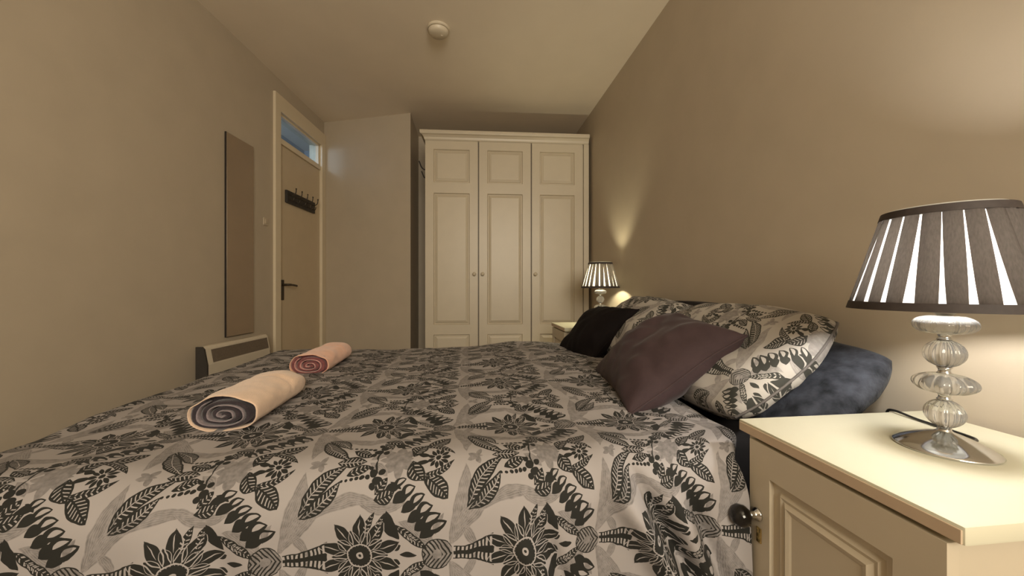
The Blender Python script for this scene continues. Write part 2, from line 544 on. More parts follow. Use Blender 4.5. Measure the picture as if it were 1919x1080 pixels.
# baseboards
def board(name, a, b, flip=1):
    a, b = Vector(a), Vector(b); d = b - a
    o = bpy.data.objects.new(name, None); C.objects.link(o)
    bm = BM(); box(bm, (0, 0, 0), (d.length, .015, .10), .004)
    C.objects.unlink(o); bpy.data.objects.remove(o)
    o = struct(name, bm, 'frame', 'cream painted skirting board along the %s wall' % name.split('_')[1])
    o.location = (a.x, a.y, 0); o.rotation_euler = (0, 0, math.atan2(d.y, d.x))
board('baseboard_left', lwp(DY0 - .09, 0), lwp(ly(YB), 0))
board('baseboard_back', (-.53, 3.402), (pc[0] + .03, pc[1] - .022))

# hallway seen through the glass over the door
hx = thing('wall_hall', 'bluish hallway wall beyond the glass over the door', 'wall', (LW.x, LW.y, 0), LROT)
del hx['category']; hx['kind'] = 'structure'
bm = BM(); box(bm, (-.62, ly(2.5), 0), (-.56, ly(4.45), ZC)); box(bm, (-.62, ly(4.45), 0), (-.10, ly(4.5), ZC)); box(bm, (-.62, ly(2.45), 0), (-.10, ly(2.5), ZC))
obj('plaster', bm, 'hallwall', hx)
ld = bpy.data.lights.new('hall_lamp', 'POINT'); ld.energy = 14.0; ld.color = (.72, .84, 1.0); ld.shadow_soft_size = .05
lo_ = bpy.data.objects.new('hall_lamp', ld); C.objects.link(lo_)
_p = lwp(ly(2.57), -.25); lo_.location = (_p[0], _p[1], 2.20)

ld2 = bpy.data.lights.new('hall_fill', 'POINT'); ld2.energy = 2.0; ld2.color = (.66, .80, 1.0); ld2.shadow_soft_size = .05  # added fill to brighten the hall beyond the glass, not a known lamp
l2 = bpy.data.objects.new('hall_fill', ld2); C.objects.link(l2)
_p = lwp(ly(3.95), -.30); l2.location = (_p[0], _p[1], 1.6)

# ---------------------------------------------------------------- door
d1 = thing('door_1', 'cream flush door with a glazed transom', 'door', (LW.x, LW.y, 0), LROT)
del d1['category']; d1['kind'] = 'structure'
FW = .06
bm = BM()
for lo, hi in (((-.10, DY0 - FW, 0), (.018, DY0 + .012, DZ1 + FW)), ((-.10, DY1 - .012, 0), (.018, DY1 + FW, DZ1 + FW)),
               ((-.10, DY0, DZ1 - .06), (.018, DY1, DZ1 + FW)), ((-.09, DY0, 1.985), (.006, DY1, 2.015))):
    box(bm, lo, hi, .003)
# keep the casing out of the plaster: its room-side leaf only covers the opening's rim
obj('door_frame', bm, 'frame', d1)
bm = BM(); box(bm, (-.05, DY0 + .013, .008), (-.006, DY1 - .013, 1.983), .002)
leafd = obj('door_leaf', bm, 'doorpaint', d1)
bm = BM(); box(bm, (-.006, DY0 + .050, .808), (0, DY0 + .084, .962), .003)
obj('handle_plate', bm, 'brass', leafd)
bm = BM(); tube(bm, smooth_pts([(0, DY0 + .066, .925), (.035, DY0 + .066, .925), (.047, DY0 + .08, .925), (.048, DY0 + .13, .922), (.046, DY0 + .175, .917)], 5), [.009] * 12 + [.008] * 9, 10)
obj('lever_handle', bm, 'brass', leafd, True)
bm = BM()
TZ0, TZ1 = 2.015, DZ1 - .06
for lo, hi in (((-.045, DY0 + .012, TZ0), (-.004, DY0 + .034, TZ1)), ((-.045, DY1 - .04, TZ0), (-.004, DY1 - .012, TZ1)),
               ((-.045, DY0 + .012, TZ0), (-.004, DY1 - .012, TZ0 + .018)), ((-.045, DY0 + .012, TZ1 - .016), (-.004, DY1 - .012, TZ1))):
    box(bm, lo, hi, .002)
obj('transom_frame', bm, 'frame', d1)
bm = BM(); box(bm, (-.032, DY0 + .030, TZ0 + .014), (-.028, DY1 - .034, TZ1 - .012)); obj('transom_pane', bm, 'pane', d1)

# ---------------------------------------------------------------- wardrobe
WA = R(-2.5)
wr = thing('wardrobe', 'tall cream three-door wardrobe with panelled doors and a cornice', 'wardrobe', (-.367, 3.255, 0), WA)
DW = .4585
WW, WD, WH = 1.424, .56, 2.185
bm = BM(); box(bm, (0, .022, 0), (WW, WD, WH), .002); obj('carcass', bm, 'cream', wr)
for k in (1, 2):  # dark strips: shade of the gaps between doors, put in as colour
    bm = BM(); box(bm, (k * DW - .016, .0205, .075), (k * DW + .010, .0245, 2.163)); obj('gap_shade', bm, 'grille', wr)
# cornice: stepped profile swept round front and sides
prof = [(.0, 2.165), (.006, 2.175), (.010, 2.190), (.022, 2.205), (.036, 2.212), (.040, 2.222), (.040, 2.240)]
bm = BM(); prev = None
rings = []
for off, z in prof + [(.0, 2.240)]:
    x1 = WW - .002
    rings.append([bm.verts.new(p) for p in ((-off, WD, z), (-off, -off + .002, z), (x1, -off + .002, z), (x1, WD, z))])
for a, b in zip(rings, rings[1:]):
    for k in range(3): bm.faces.new((a[k], a[k + 1], b[k + 1], b[k]))
bm.faces.new(rings[-1]); obj('cornice', bm, 'cream', wr)
bm = BM(); box(bm, (1.378, -.004, 0), (WW, .022, 2.165), .003); obj('filler_strip', bm, 'cream', wr)
bm = BM(); box(bm, (.004, .004, 0), (1.376, .022, .07)); obj('plinth', bm, 'cream', wr)

def raised_panel(bm, x0, x1, z0, z1, y, depth=.010):
    """field panel: sunk margin, moulding, raised centre (front faces -y)"""
    steps = [(0, 0), (.006, depth), (.012, depth), (.018, depth * .55), (.030, depth * .25), (.034, .001)]
    loops = []
    for ins, dy in steps:
        loops.append([bm.verts.new(p) for p in ((x0 + ins, y + dy, z0 + ins), (x1 - ins, y + dy, z0 + ins), (x1 - ins, y + dy, z1 - ins), (x0 + ins, y + dy, z1 - ins))])
    for a, b in zip(loops, loops[1:]):
        for k in range(4): bm.faces.new((a[k], a[(k + 1) % 4], b[(k + 1) % 4], b[k]))
    bm.faces.new(loops[-1])

def panel_door(parent, x0, x1, z0, z1, spans, stile, mat, y=0.0, th=.02):
    bm = BM()
    box(bm, (x0, y, z0), (x0 + stile, y + th, z1)); box(bm, (x1 - stile, y, z0), (x1, y + th, z1))
    zs = [z0] + [v for s in spans for v in s] + [z1]
    for a, b in zip(zs[::2], zs[1::2]):
        box(bm, (x0 + stile, y, a), (x1 - stile, y + th, b))
    d = obj('door', bm, mat, parent)
    for a, b in spans:
        bm = BM(); raised_panel(bm, x0 + stile, x1 - stile, a, b, y + .0006, .013)
        obj('panel', bm, mat, d)
    return d

def knob_bm(x, z, y=0.0, s=1.0):
    bm = BM()
    lathe(bm, [(.007 * s, 0), (.006 * s, .010 * s), (.009 * s, .014 * s), (.015 * s, .019 * s), (.016 * s, .024 * s), (.012 * s, .030 * s), (.001, .032 * s)], 16)
    bmesh.ops.rotate(bm, verts=bm.verts[:], cent=(0, 0, 0), matrix=Matrix.Rotation(R(90), 3, 'X'))
    bmesh.ops.translate(bm, verts=bm.verts[:], vec=(x, y, z))
    return bm
for k in range(3):
    x0 = .002 + k * DW; x1 = x0 + DW - .011
    d = panel_door(wr, x0, x1, .075, 2.163, [(.14, .50), (.585, 1.715), (1.805, 2.09)], .070, 'cream')
    kx = x1 - .030 if k == 0 else x0 + .030
    obj('knob', knob_bm(kx, 1.02), 'cream', d, True)

# double coat hook fixed on the wardrobe's side
hk = thing('coat_hook', 'dark metal double coat hook on the side of the wardrobe', 'hook', (-.367, 3.255, 0), WA)
bm = BM(); box(bm, (-.006, .085, 1.86), (-.0005, .115, 1.985), .002); obj('back_plate', bm, 'black', hk)
for z0, up, ln in ((1.955, .05, .062), (1.885, .03, .040)):
    bm = BM(); tube(bm, smooth_pts([(-.003, .10, z0), (-.02, .10, z0 - .012), (-ln * .75, .10, z0 + up * .2), (-ln, .10, z0 + up), (-ln - .006, .10, z0 + up + .012)], 5), .0055, 8)
    obj('prong', bm, 'black', hk, True)

# ---------------------------------------------------------------- things on the left wall and ceiling
mr = thing('wall_mirror', 'tall narrow frameless mirror on the left wall above the heater', 'mirror', (LW.x, LW.y, 0), LROT)
bm = BM(); box(bm, (.001, ly(2.41), .605), (.010, ly(2.657), 1.835)); obj('backing', bm, 'black', mr)
bm = BM(); box(bm, (.010, ly(2.412), .607), (.014, ly(2.655), 1.833), .001); obj('glass', bm, 'mirror', mr)

sw = thing('light_switch', 'small pale light switch on the wall between mirror and door', 'switch', (LW.x, LW.y, 0), LROT)
bm = BM(); box(bm, (.0005, ly(2.775), 1.338), (.007, ly(2.825), 1.392), .003); obj('plate', bm, 'switch', sw)
bm = BM(); box(bm, (.007, ly(2.792), 1.352), (.011, ly(2.808), 1.380), .001); obj('rocker', bm, 'switch', sw)

ht = thing('panel_heater', 'cream electric panel heater on the wall below the mirror', 'heater', (LW.x, LW.y, 0), LROT)
hy0, hy1 = ly(2.150), ly(2.700)
bm = BM()
pf = [(.036, .16), (.088, .16), (.094, .18), (.094, .49), (.078, .575), (.066, .588), (.036, .588)]
a = [bm.verts.new((x, hy0 + .012, z)) for x, z in pf]; b = [bm.verts.new((x, hy1, z)) for x, z in pf]
for i in range(len(pf)): bm.faces.new((a[i], a[(i + 1) % len(pf)], b[(i + 1) % len(pf)], b[i]))
bm.faces.new(a[::-1]); bm.faces.new(b)
obj('casing', bm, 'heater', ht)
bm = BM()
a = [bm.verts.new((x, hy0, z)) for x, z in pf]; b = [bm.verts.new((x, hy0 + .0115, z)) for x, z in pf]
for i in range(len(pf)): bm.faces.new((a[i], a[(i + 1) % len(pf)], b[(i + 1) % len(pf)], b[i]))
bm.faces.new(a[::-1]); bm.faces.new(b)
obj('end_cap', bm, 'heatdark', ht)
# outlet grille on the sloped face, with fine louvres
bm = BM()
def slope(z): return .094 - (z - .49) / (.575 - .49) * .016
for i in range(9):
    z = .503 + i * .0073
    x = slope(z)
    vs = [bm.verts.new(p) for p in ((x - .002, hy0 + .05, z), (x - .002, hy1 - .015, z), (x + .0035, hy1 - .015, z + .0028), (x + .0035, hy0 + .05, z + .0028))]
    ws = [bm.verts.new(v.co + Vector((-.001, 0, .0016))) for v in vs]
    bm.faces.new(vs); bm.faces.new(ws[::-1])
    for k in range(4): bm.faces.new((vs[k], vs[(k + 1) % 4], ws[(k + 1) % 4], ws[k]))
vs = [bm.verts.new(p) for p in ((slope(.498) + .0006, hy0 + .047, .498), (slope(.498) + .0006, hy1 - .012, .498), (slope(.568) + .0006, hy1 - .012, .568), (slope(.568) + .0006, hy0 + .047, .568))]
bm.faces.new(vs)
obj('outlet_grille', bm, 'grille', ht)
bm = BM(); box(bm, (.05, hy1, .455), (.085, hy1 + .022, .478), .004); obj('control_switch', bm, 'black', ht)
for yy in (hy0 + .10, hy1 - .10):
    bm = BM(); box(bm, (.0005, yy - .02, .25), (.036, yy + .02, .52)); obj('bracket', bm, 'heatdark', ht)

# hook rack on the door
cr = thing('coat_rack', 'black board with metal coat hooks across the door', 'coat rack', (LW.x, LW.y, 0), LROT)
ry0, ry1 = ly(3.055), ly(3.50)
bm = BM(); box(bm, (-.0055, ry0, 1.560), (.012, ry1, 1.657), .003); obj('board', bm, 'black', cr)
for k in range(5):
    y = ry0 + .05 + k * (ry1 - ry0 - .09) / 4
    bm = BM()
    tube(bm, smooth_pts([(.012, y, 1.625), (.03, y, 1.625), (.050, y, 1.64), (.055, y, 1.672)], 5), .004, 8)
    tube(bm, smooth_pts([(.012, y, 1.59), (.024, y, 1.585), (.034, y, 1.59), (.038, y, 1.608)], 5), .0035, 8)
    lathe(bm, [(.001, 1.668), (.006, 1.672), (.006, 1.678), (.001, 1.682)], 8, cx=.055, cy=y)
    obj('hook', bm, 'brass', cr, True)

sa = thing('smoke_alarm', 'round white smoke alarm on the ceiling', 'smoke alarm', (-.178, 2.278, ZC))
bm = BM(); lathe(bm, [(.066, -.0005), (.066, -.010), (.062, -.014)], 40); obj('mounting_base', bm, 'plastic', sa, 'auto')
bm = BM(); lathe(bm, [(.055, -.014), (.060, -.018), (.058, -.030), (.048, -.040), (.020, -.044), (.001, -.044)], 40); obj('cover', bm, 'plastic', sa, 'auto')
bm = BM(); lathe(bm, [(.008, -.044), (.008, -.047), (.001, -.048)], 16, cx=.02); obj('test_button', bm, 'plastic', sa, 'auto')

# ---------------------------------------------------------------- bed
bed = thing('bed', 'double bed with charcoal headboard under the patterned duvet', 'bed', (0, 1.57, 0))
BX0, BX1 = -.98, .995
bm = BM(); box(bm, (BX0, -.66, .05), (BX1, .65, .30), .02); obj('divan_base', bm, 'divan', bed, 'auto')
bm = BM(); box(bm, (BX0, -.66, .302), (BX1, .65, .515), .035); obj('mattress', bm, 'sheet', bed, 'auto')
bm = BM()
hp = [(-.53, .15)] + [(-.53 + 1.19 * k / 16, .798 + .040 * math.sin(PI * (k / 16)) ** .8) for k in range(17)] + [(.66, .15)]
fa = [bm.verts.new((1.0, y, z)) for y, z in hp]; fb = [bm.verts.new((1.062, y, z)) for y, z in hp]
bm.faces.new(fa); bm.faces.new(fb[::-1])
for k in range(len(hp)):
    j = (k + 1) % len(hp); bm.faces.new((fa[k], fb[k], fb[j], fa[j]))
bmesh.ops.bevel(bm, geom=[e for e in bm.edges if all(v in fa for v in e.verts)], offset=.014, segments=3, affect='EDGES')
obj('headboard', bm, 'headboard', bed, 'auto')
for x in (-.9, .9):
    for y in (-.55, .55):
        bm = BM(); lathe(bm, [(.025, 0), (.03, .05)], 16, cx=x, cy=y); obj('foot', bm, 'black', bed, True)

# duvet -------------------------------------------------------------
TW = .31                              # one pattern repeat in metres
ZT = .553
def prof_arc(s, e0, e1, lv0, r0, lv1, r1):
    """arc length s along: up a drape, over an edge, across the top, down the other side -> coordinate, drop"""
    a0 = PI / 2 * r0; flat = (e1 - r1) - (e0 + r0); a1 = PI / 2 * r1
    if s < lv0: return e0, r0 + (lv0 - s)
    s -= lv0
    if s < a0: t = s / r0; return e0 + r0 * (1 - math.cos(t)), r0 * (1 - math.sin(t))
    s -= a0
    if s < flat: return e0 + r0 + s, 0.0
    s -= flat
    if s < a1: t = s / r1; return e1 - r1 + r1 * math.sin(t), r1 * (1 - math.cos(t))
    s -= a1
    return e1, r1 + s
XE0, XE1, XLV, XR = -1.075, .665, .28, .07
YE0, YE1, YLV, YR = .722, 2.258, .30, .10
XT = XLV + PI / 2 * XR + (XE1 - .03 - XE0 - XR) + PI / 2 * .03
YT = YLV + PI / 2 * YR + (YE1 - .07 - YE0 - YR) + PI / 2 * .07 + .22
NX, NY = 250, 250
def duvet_point(s, t):
    x, dx = prof_arc(s, XE0, XE1, XLV, XR, 0, .03)
    y, dy = prof_arc(t, YE0, YE1, YLV, YR, .22, .07)
    drop = min((dx ** 2.2 + dy ** 2.2) ** (1 / 2.2), .50)
    on_top = max(0.0, 1 - drop / .09)
    z = ZT - drop
    # puffiness of the filling and soft wrinkles
    z += on_top * (.012 * noise.noise((x * 2.1, y * 2.1, .3)) + .009 * noise.noise((x * 6, y * 6, 3.1)) + .003 * abs(noise.noise((x * 14 + y * 4, y * 9, 7))))
    z += on_top * .026 * math.exp(-((x - .30) / .38) ** 2) * min(1, max(0, (y - 1.0) / .8))
    z -= on_top * .010 * math.exp(-((y - .98) / .10) ** 2) * (.6 + .4 * math.sin(x * 5))
    # hanging folds on the near side
    if dy > 0:
        k = min(1.0, dy / .25)
        y -= k * (.012 * math.sin(x * 9.0 + 1.0 + dy * 3) + .012 * noise.noise((x * 5, dy * 2, 1.7)))
        for (xa, za, xb, zb, amp, wd) in ((.330, .50, .470, .29, .044, .034), (.10, .42, .16, .27, .022, .03), (.47, .46, .555, .28, .030, .03), (-.55, .45, -.5, .28, .014, .05)):
            q = (za - z) / (za - zb)
            xc = xa + (xb - xa) * q
            g = max(0.0, min(1.0, (q + .25) / .5))
            y -= amp * g * math.exp(-((x - xc) / wd) ** 2)
            y += amp * .8 * g * math.exp(-((x - xc - wd * 1.7) / (wd * .6)) ** 2)
    if dx > 0 and s < XLV + .1:
        x -= min(1.0, dx / .3) * .012 * math.sin(y * 12 + .5)
    # the head-end corner is tucked in beside the cabinet
    sx = max(0.0, min(1.0, (.86 - y) / .10)) if t < YLV + .4 else 0.0
    if x > .15: x -= sx * (x - .15) / (.665 - .15) * .082
    return (x, y, z)
bm = BM(); uvl = bm.loops.layers.uv.new('UVMap')
S0 = (XLV + PI / 2 * XR) - (XE0 + XR)                 # s = x + S0 on the flat
T_FLOWER = YLV - .055
grid = []; uvs = []
for i in range(NX + 1):
    s = XT * i / NX; row = []; ur = []
    for j in range(NY + 1):
        t = YT * j / NY
        row.append(bm.verts.new(duvet_point(s, t)))
        ur.append(((s - S0 + .512) / TW, (t - T_FLOWER) / TW))
    grid.append(row); uvs.append(ur)
for i in range(NX):
    for j in range(NY):
        f = bm.faces.new((grid[i][j], grid[i + 1][j], grid[i + 1][j + 1], grid[i][j + 1]))
        for lp, (a, b) in zip(f.loops, ((i, j), (i + 1, j), (i + 1, j + 1), (i, j + 1))): lp[uvl].uv = uvs[a][b]
dv = obj('duvet', bm, 'damask', None, True)
so = dv.modifiers.new('thickness', 'SOLIDIFY'); so.thickness = .012; so.offset = -1
dv['label'] = 'duvet cover with black and grey damask flowers spread over the bed'; dv['category'] = 'duvet'

# ---------------------------------------------------------------- pillows and cushions
def pillow(name, label, cat, mat, center, xdir, ydir, w, h, th, pinch=.05, seed=0.0, wr=.006, uvoff=(0, 0), group=None, round_=.0, n=44, piping='piping', p=.5, sag=0.0, flange=0.0):
    xd = Vector(xdir).normalized(); zd = xd.cross(Vector(ydir)).normalized(); yd = zd.cross(xd)
    t = thing(name, label, cat, center, 0, group)
    rot = Matrix((xd, yd, zd)).transposed()
    t.rotation_euler = rot.to_euler()
    def pt(a, b, side):
        x = w / 2 * a * (1 - pinch * (1 - b * b)); y = h / 2 * b * (1 - pinch * (1 - a * a))
        if round_:
            c = (a * a) * (b * b); x *= 1 - round_ * c; y *= 1 - round_ * c
        f = max(0.0, (1 - abs(a) ** 2.6)) * max(0.0, (1 - abs(b) ** 2.6))
        z = side * th / 2 * f ** p
        edge = 1 - f
        k = noise.noise((x * 9 + seed, y * 9, side * 2.0)) + .6 * noise.noise((x * 22 + seed, y * 22 + 4, side))
        # creases running in from the corners and edges
        ang = math.atan2(b, a)
        cr = math.sin(ang * 14 + 3 * noise.noise((a * 2 + seed, b * 2, 1))) * edge ** 2 * (f ** .4)
        z += side * wr * (k * min(1, f * 3) + .8 * cr)
        z += -sag * (a * a) + .010 * noise.noise((a * 1.3 + seed, b * 1.3, 5))
        return Vector((x, y, z))
    bm = BM(); uvl = bm.loops.layers.uv.new('UVMap')
    g = {}
    for side in (1, -1):
        for i in range(n + 1):
            for j in range(n + 1):
                rim = i in (0, n) or j in (0, n)
                if side == -1 and rim: g[side, i, j] = g[1, i, j]; continue
                a = math.sin((i / n - .5) * PI) * .35 + (2 * i / n - 1) * .65; b = math.sin((j / n - .5) * PI) * .35 + (2 * j / n - 1) * .65
                g[side, i, j] = bm.verts.new(pt(a, b, side))
    for side in (1, -1):
        for i in range(n):
            for j in range(n):
                q = [(i, j), (i + 1, j), (i + 1, j + 1), (i, j + 1)]
                if side == -1: q = q[::-1]
                f = bm.faces.new([g[side, a, b] for a, b in q])
                for lp, (a, b) in zip(f.loops, q):
                    lp[uvl].uv = ((a / n - .5) * w / TW + uvoff[0], (b / n - .5) * h / TW + uvoff[1])
    o = obj('cover', bm, mat, t, True)
    rim = [g_ for g_ in ([(i, 0) for i in range(n)] + [(n, j) for j in range(n)] + [(n - i, n) for i in range(n)] + [(0, n - j) for j in range(n)])]
    pts = []
    for i, j in rim:
        a = math.sin((i / n - .5) * PI) * .35 + (2 * i / n - 1) * .65; b = math.sin((j / n - .5) * PI) * .35 + (2 * j / n - 1) * .65
        pts.append(pt(a, b, 1))
    pts.append(pts[0].copy())
    if piping:
        bm = BM(); tube(bm, pts, .0035, 6, cap=False); obj('piping', bm, piping, t, True)
    return t, pt

# grey plush pillow lowest, against the head board
pillow('plush_pillow', 'dark grey plush pillow under the patterned pillow beside the near lamp', 'pillow', 'plush',
       (.915, 1.085, .628), (0, 1, 0), (.27, 0, .20), .645, .36, .12, .02, 3.3, .006, round_=.14, piping=None, p=.36)
t_near, pt_n = pillow('patterned_pillow', 'plump damask patterned pillow nearest the crystal lamp in front', 'pillow', 'damask2',
       (.825, 1.19, .690), (0.03, 1, 0.0), (.30, 0, .255), .72, .42, .155, .01, 1.1, .007, (.35, .28), 'patterned pillows at the headboard', .12, p=.38)
pts = [pt_n(-.80 + .02 * math.sin(b * 4), b, 1) + Vector((0, 0, .001)) for b in [(-.97 + 1.94 * k / 30) for k in range(31)]]
bm = BM(); tube(bm, pts, .0022, 6); obj('flap_seam', bm, 'piping', t_near, True)
pillow('patterned_pillow', 'damask patterned pillow at the far side behind the black cushion', 'pillow', 'damask2',
       (.845, 1.86, .695), (0.0, 1, 0.02), (.28, 0, .255), .64, .43, .17, .035, 6.4, .007, (.1, .6), 'patterned pillows at the headboard', .08, p=.45)
pillow('velvet_cushion', 'plum velvet cushion leaning on the near patterned pillow', 'cushion', 'plum',
       (.640, 1.205, .662), (.055, .435, .02), (.287, -.055, .205), .44, .40, .20, .075, 2.0, .014, piping='plum', p=.50)
pillow('velvet_cushion', 'black velvet cushion leaning on the far patterned pillow', 'cushion', 'blackvelvet',
       (.668, 1.92, .664), (-.06, .37, -.005), (.22, .01, .215), .40, .37, .16, .09, 8.0, .008, piping='blackvelvet', p=.5)

# ---------------------------------------------------------------- rolled towels
def towel_roll(label, outer, inner, edge, loc, rz, length, a, b, seed):
    t = thing('rolled_towel', label, 'towel', loc, rz, 'rolled towels on the duvet')
    # outer towel: a flattened shell that leaves the roll's ends open
    n = 40
    def oval(th, k=1.0):
        x = a * k * math.copysign(abs(math.cos(th)) ** .85, math.cos(th)); z = b * k * math.copysign(abs(math.sin(th)) ** .9, math.sin(th))
        if z < 0: z *= .82
        return x, z
    bm = BM(); rings = []
    ys = [0, .004, .012] + [.012 + (length - .03) * k / 36 for k in range(1, 37)] + [length - .008, length]
    for y in ys:
        k = 1 - .10 * (max(0, y - length + .06) / .06) ** 2 + .03 * noise.noise((y * 9, seed, 0))
        if y < .004: k *= .975
        ring = []
        for i in range(n):
            th = 2 * PI * i / n
            x, z = oval(th, k)
            w = -.006 * math.exp(-((y - length * .62 - .03 * math.sin(th)) / .008) ** 2) * max(0, math.sin(th + .3)) + .006 * noise.noise((y * 14 + seed, th * 1.5, 2.0)) + .0025 * math.sin(y * 60 + th * 2) * (math.sin(th) > -.3) * noise.noise((y * 7, seed, 3))
            ring.append(bm.verts.new((x * (1 + w * 8), y, z + b * .82 + w)))
        rings.append(ring)
    for p_, q_ in zip(rings, rings[1:]):
        for i in range(n): bm.faces.new((p_[i], p_[(i + 1) % n], q_[(i + 1) % n], q_[i]))
    bm.faces.new(rings[-1])
    inner_ring = [bm.verts.new((v.co.x * .982, .001, (v.co.z - b * .82) * .972 + b * .82)) for v in rings[0]]
    back_ring = [bm.verts.new(v.co + Vector((0, .05, 0))) for v in inner_ring]
    for i in range(n):
        j = (i + 1) % n
        bm.faces.new((rings[0][j], rings[0][i], inner_ring[i], inner_ring[j])); bm.faces.new((inner_ring[j], inner_ring[i], back_ring[i], back_ring[j]))
    obj('outer_towel', bm, outer, t, True)
    # inner towels: thick spiral bands seen on the end
    def spiral(name, mat, k0, k1, phase, turns, thick, y0):
        bm = BM(); N = int(turns * 30); prev = None
        for i in range(N + 1):
            f = i / N; th = phase + f * turns * 2 * PI
            k = k1 + (k0 - k1) * f
            k += .045 * noise.noise((th * .6, seed, k0)) * (1 - f * .5) * min(1, f * 6)
            x, z = oval(th, k); x2, z2 = oval(th, max(.01, k - thick))
            yy = y0 + .006 * noise.noise((th, seed, 4))
            cur = [bm.verts.new(p_) for p_ in ((x, yy + .003, z + b * .82), ((x + x2) / 2, yy - .002, (z + z2) / 2 + b * .82), (x2, yy + .003, z2 + b * .82), (x2, yy + .05, z2 + b * .82), (x, yy + .05, z + b * .82))]
            if prev:
                for q in range(5): bm.faces.new((prev[q], prev[(q + 1) % 5], cur[(q + 1) % 5], cur[q]))
            else: bm.faces.new(cur[::-1])
            prev = cur
        bm.faces.new(prev)
        return obj(name, bm, mat, t, True)
    spiral('inner_towel', inner, .10, .975, 2.2, 3.0, .17, .004)
    spiral('towel_edge', edge, .03, .80, 2.2, 2.7, .055, .001)
    bm = BM(); ring = [bm.verts.new((oval(2 * PI * i / 24, .94)[0], .030, oval(2 * PI * i / 24, .93)[1] + b * .82)) for i in range(24)]
    c2 = [bm.verts.new(v.co + Vector((0, .02, 0))) for v in ring]
    bm.faces.new(ring); bm.faces.new(c2[::-1])
    for i in range(24): bm.faces.new((ring[i], ring[(i + 1) % 24], c2[(i + 1) % 24], c2[i]))
    obj('towel_core', bm, inner, t)
    return t
towel_roll('cream towel rolled around a charcoal towel, nearer the front on the duvet', 'cream_terry', 'charcoal_terry', 'grey_terry',
           (-.595, .985, ZT - .004), R(1.5), .315, .078, .048, 1.0)
towel_roll('peach towel rolled around a maroon towel, farther back on the duvet', 'peach', 'maroon_terry', 'pink_terry',
           (-.632, 1.575, ZT - .004), R(2), .37, .074, .047, 5.0)

# ---------------------------------------------------------------- bedside cabinets
def nightstand(label, loc, height, w=.380, dp=.470, knob=True):
    """local: x towards the head wall, y along it (far), door in the face towards -x"""
    t = thing('bedside_cabinet', label, 'nightstand', loc, 0, 'cream bedside cabinets')
    hh = height
    bm = BM()
    box(bm, (.018, .030, 0), (dp - .004, .046, hh - .026), .001); box(bm, (.018, w - .030, 0), (dp - .004, w - .012, hh - .026), .001)
    box(bm, (dp - .014, .046, 0), (dp - .004, w - .030, hh - .026)); box(bm, (.030, .046, 0), (dp - .014, w - .030, .06))
    box(bm, (.022, .046, hh - .042), (dp - .014, w - .030, hh - .026))
    obj('carcass', bm, 'cream', t)
    bm = BM(); box(bm, (.001, .001, hh - .024), (dp, w, hh), .004); top = obj('top', bm, 'creamtop', t, 'auto')
    bm = BM(); box(bm, (-.0008, .004, hh - .0225), (.0022, w - .004, hh - .005), .0008); obj('edge_band', bm, 'edge', top)
    # door: frame and raised panel turned to face -x
    bm = BM(); y0, y1, z0, z1, st = .018, w - .034, .07, hh - .030, .052
    box(bm, (.0, y0, z0), (.018, y0 + st + .008, z1)); box(bm, (.0, y1 - st, z0), (.018, y1, z1))
    box(bm, (.0, y0 + st + .008, z1 - .062), (.018, y1 - st, z1)); box(bm, (.0, y0 + st + .008, z0), (.018, y1 - st, z0 + .062))
    d = obj('door', bm, 'cream', t)
    bm = BM()
    raised = [(0, 0), (.001, .009), (.016, .010), (.022, .003), (.028, .005), (.036, .0), (.042, .002), (.046, .004)]
    loops = []
    a0, a1, b0, b1 = y0 + st + .008, y1 - st, z0 + .062, z1 - .062
    for ins, dx in raised:
        loops.append([bm.verts.new(p_) for p_ in ((.0006 + dx, a0 + ins, b0 + ins), (.0006 + dx, a1 - ins, b0 + ins), (.0006 + dx, a1 - ins, b1 - ins), (.0006 + dx, a0 + ins, b1 - ins))])
    for p_, q_ in zip(loops, loops[1:]):
        for k in range(4): bm.faces.new((p_[k], p_[(k + 1) % 4], q_[(k + 1) % 4], q_[k]))
    bm.faces.new(loops[-1]); obj('panel', bm, 'cream', d)
    ky, kz = y1 - .022, hh - .178
    def turned(prof, n=24, fl=0.0, nf=8):
        bm = BM(); lathe(bm, prof, n, fl, nf)
        bmesh.ops.rotate(bm, verts=bm.verts[:], cent=(0, 0, 0), matrix=Matrix.Rotation(R(-90), 3, 'Y'))
        bmesh.ops.translate(bm, verts=bm.verts[:], vec=(0, ky, kz)); return bm
    obj('knob_rose', turned([(.013, 0), (.013, .003), (.008, .006), (.006, .016), (.009, .019), (.001, .020)]), 'chrome', d, True)
    obj('knob', turned([(.006, .0195), (.014, .023), (.0205, .031), (.0215, .040), (.018, .050), (.010, .057), (.001, .059)], 32, .03, 10), 'crystal_clear', d, True)
    bm = BM(); box(bm, (-.002, ky - .010, kz - .055), (0.0002, ky + .002, kz - .025), .0008); obj('key_plate', bm, 'gold', d)
    return t
nightstand('cream bedside cabinet with crystal door knob, in front under the large pleated lamp', (.592, .381, 0), .612)
nightstand('cream bedside cabinet by the wardrobe, mostly hidden behind the black cushion', (.600, 2.285, 0), .650, dp=.462)

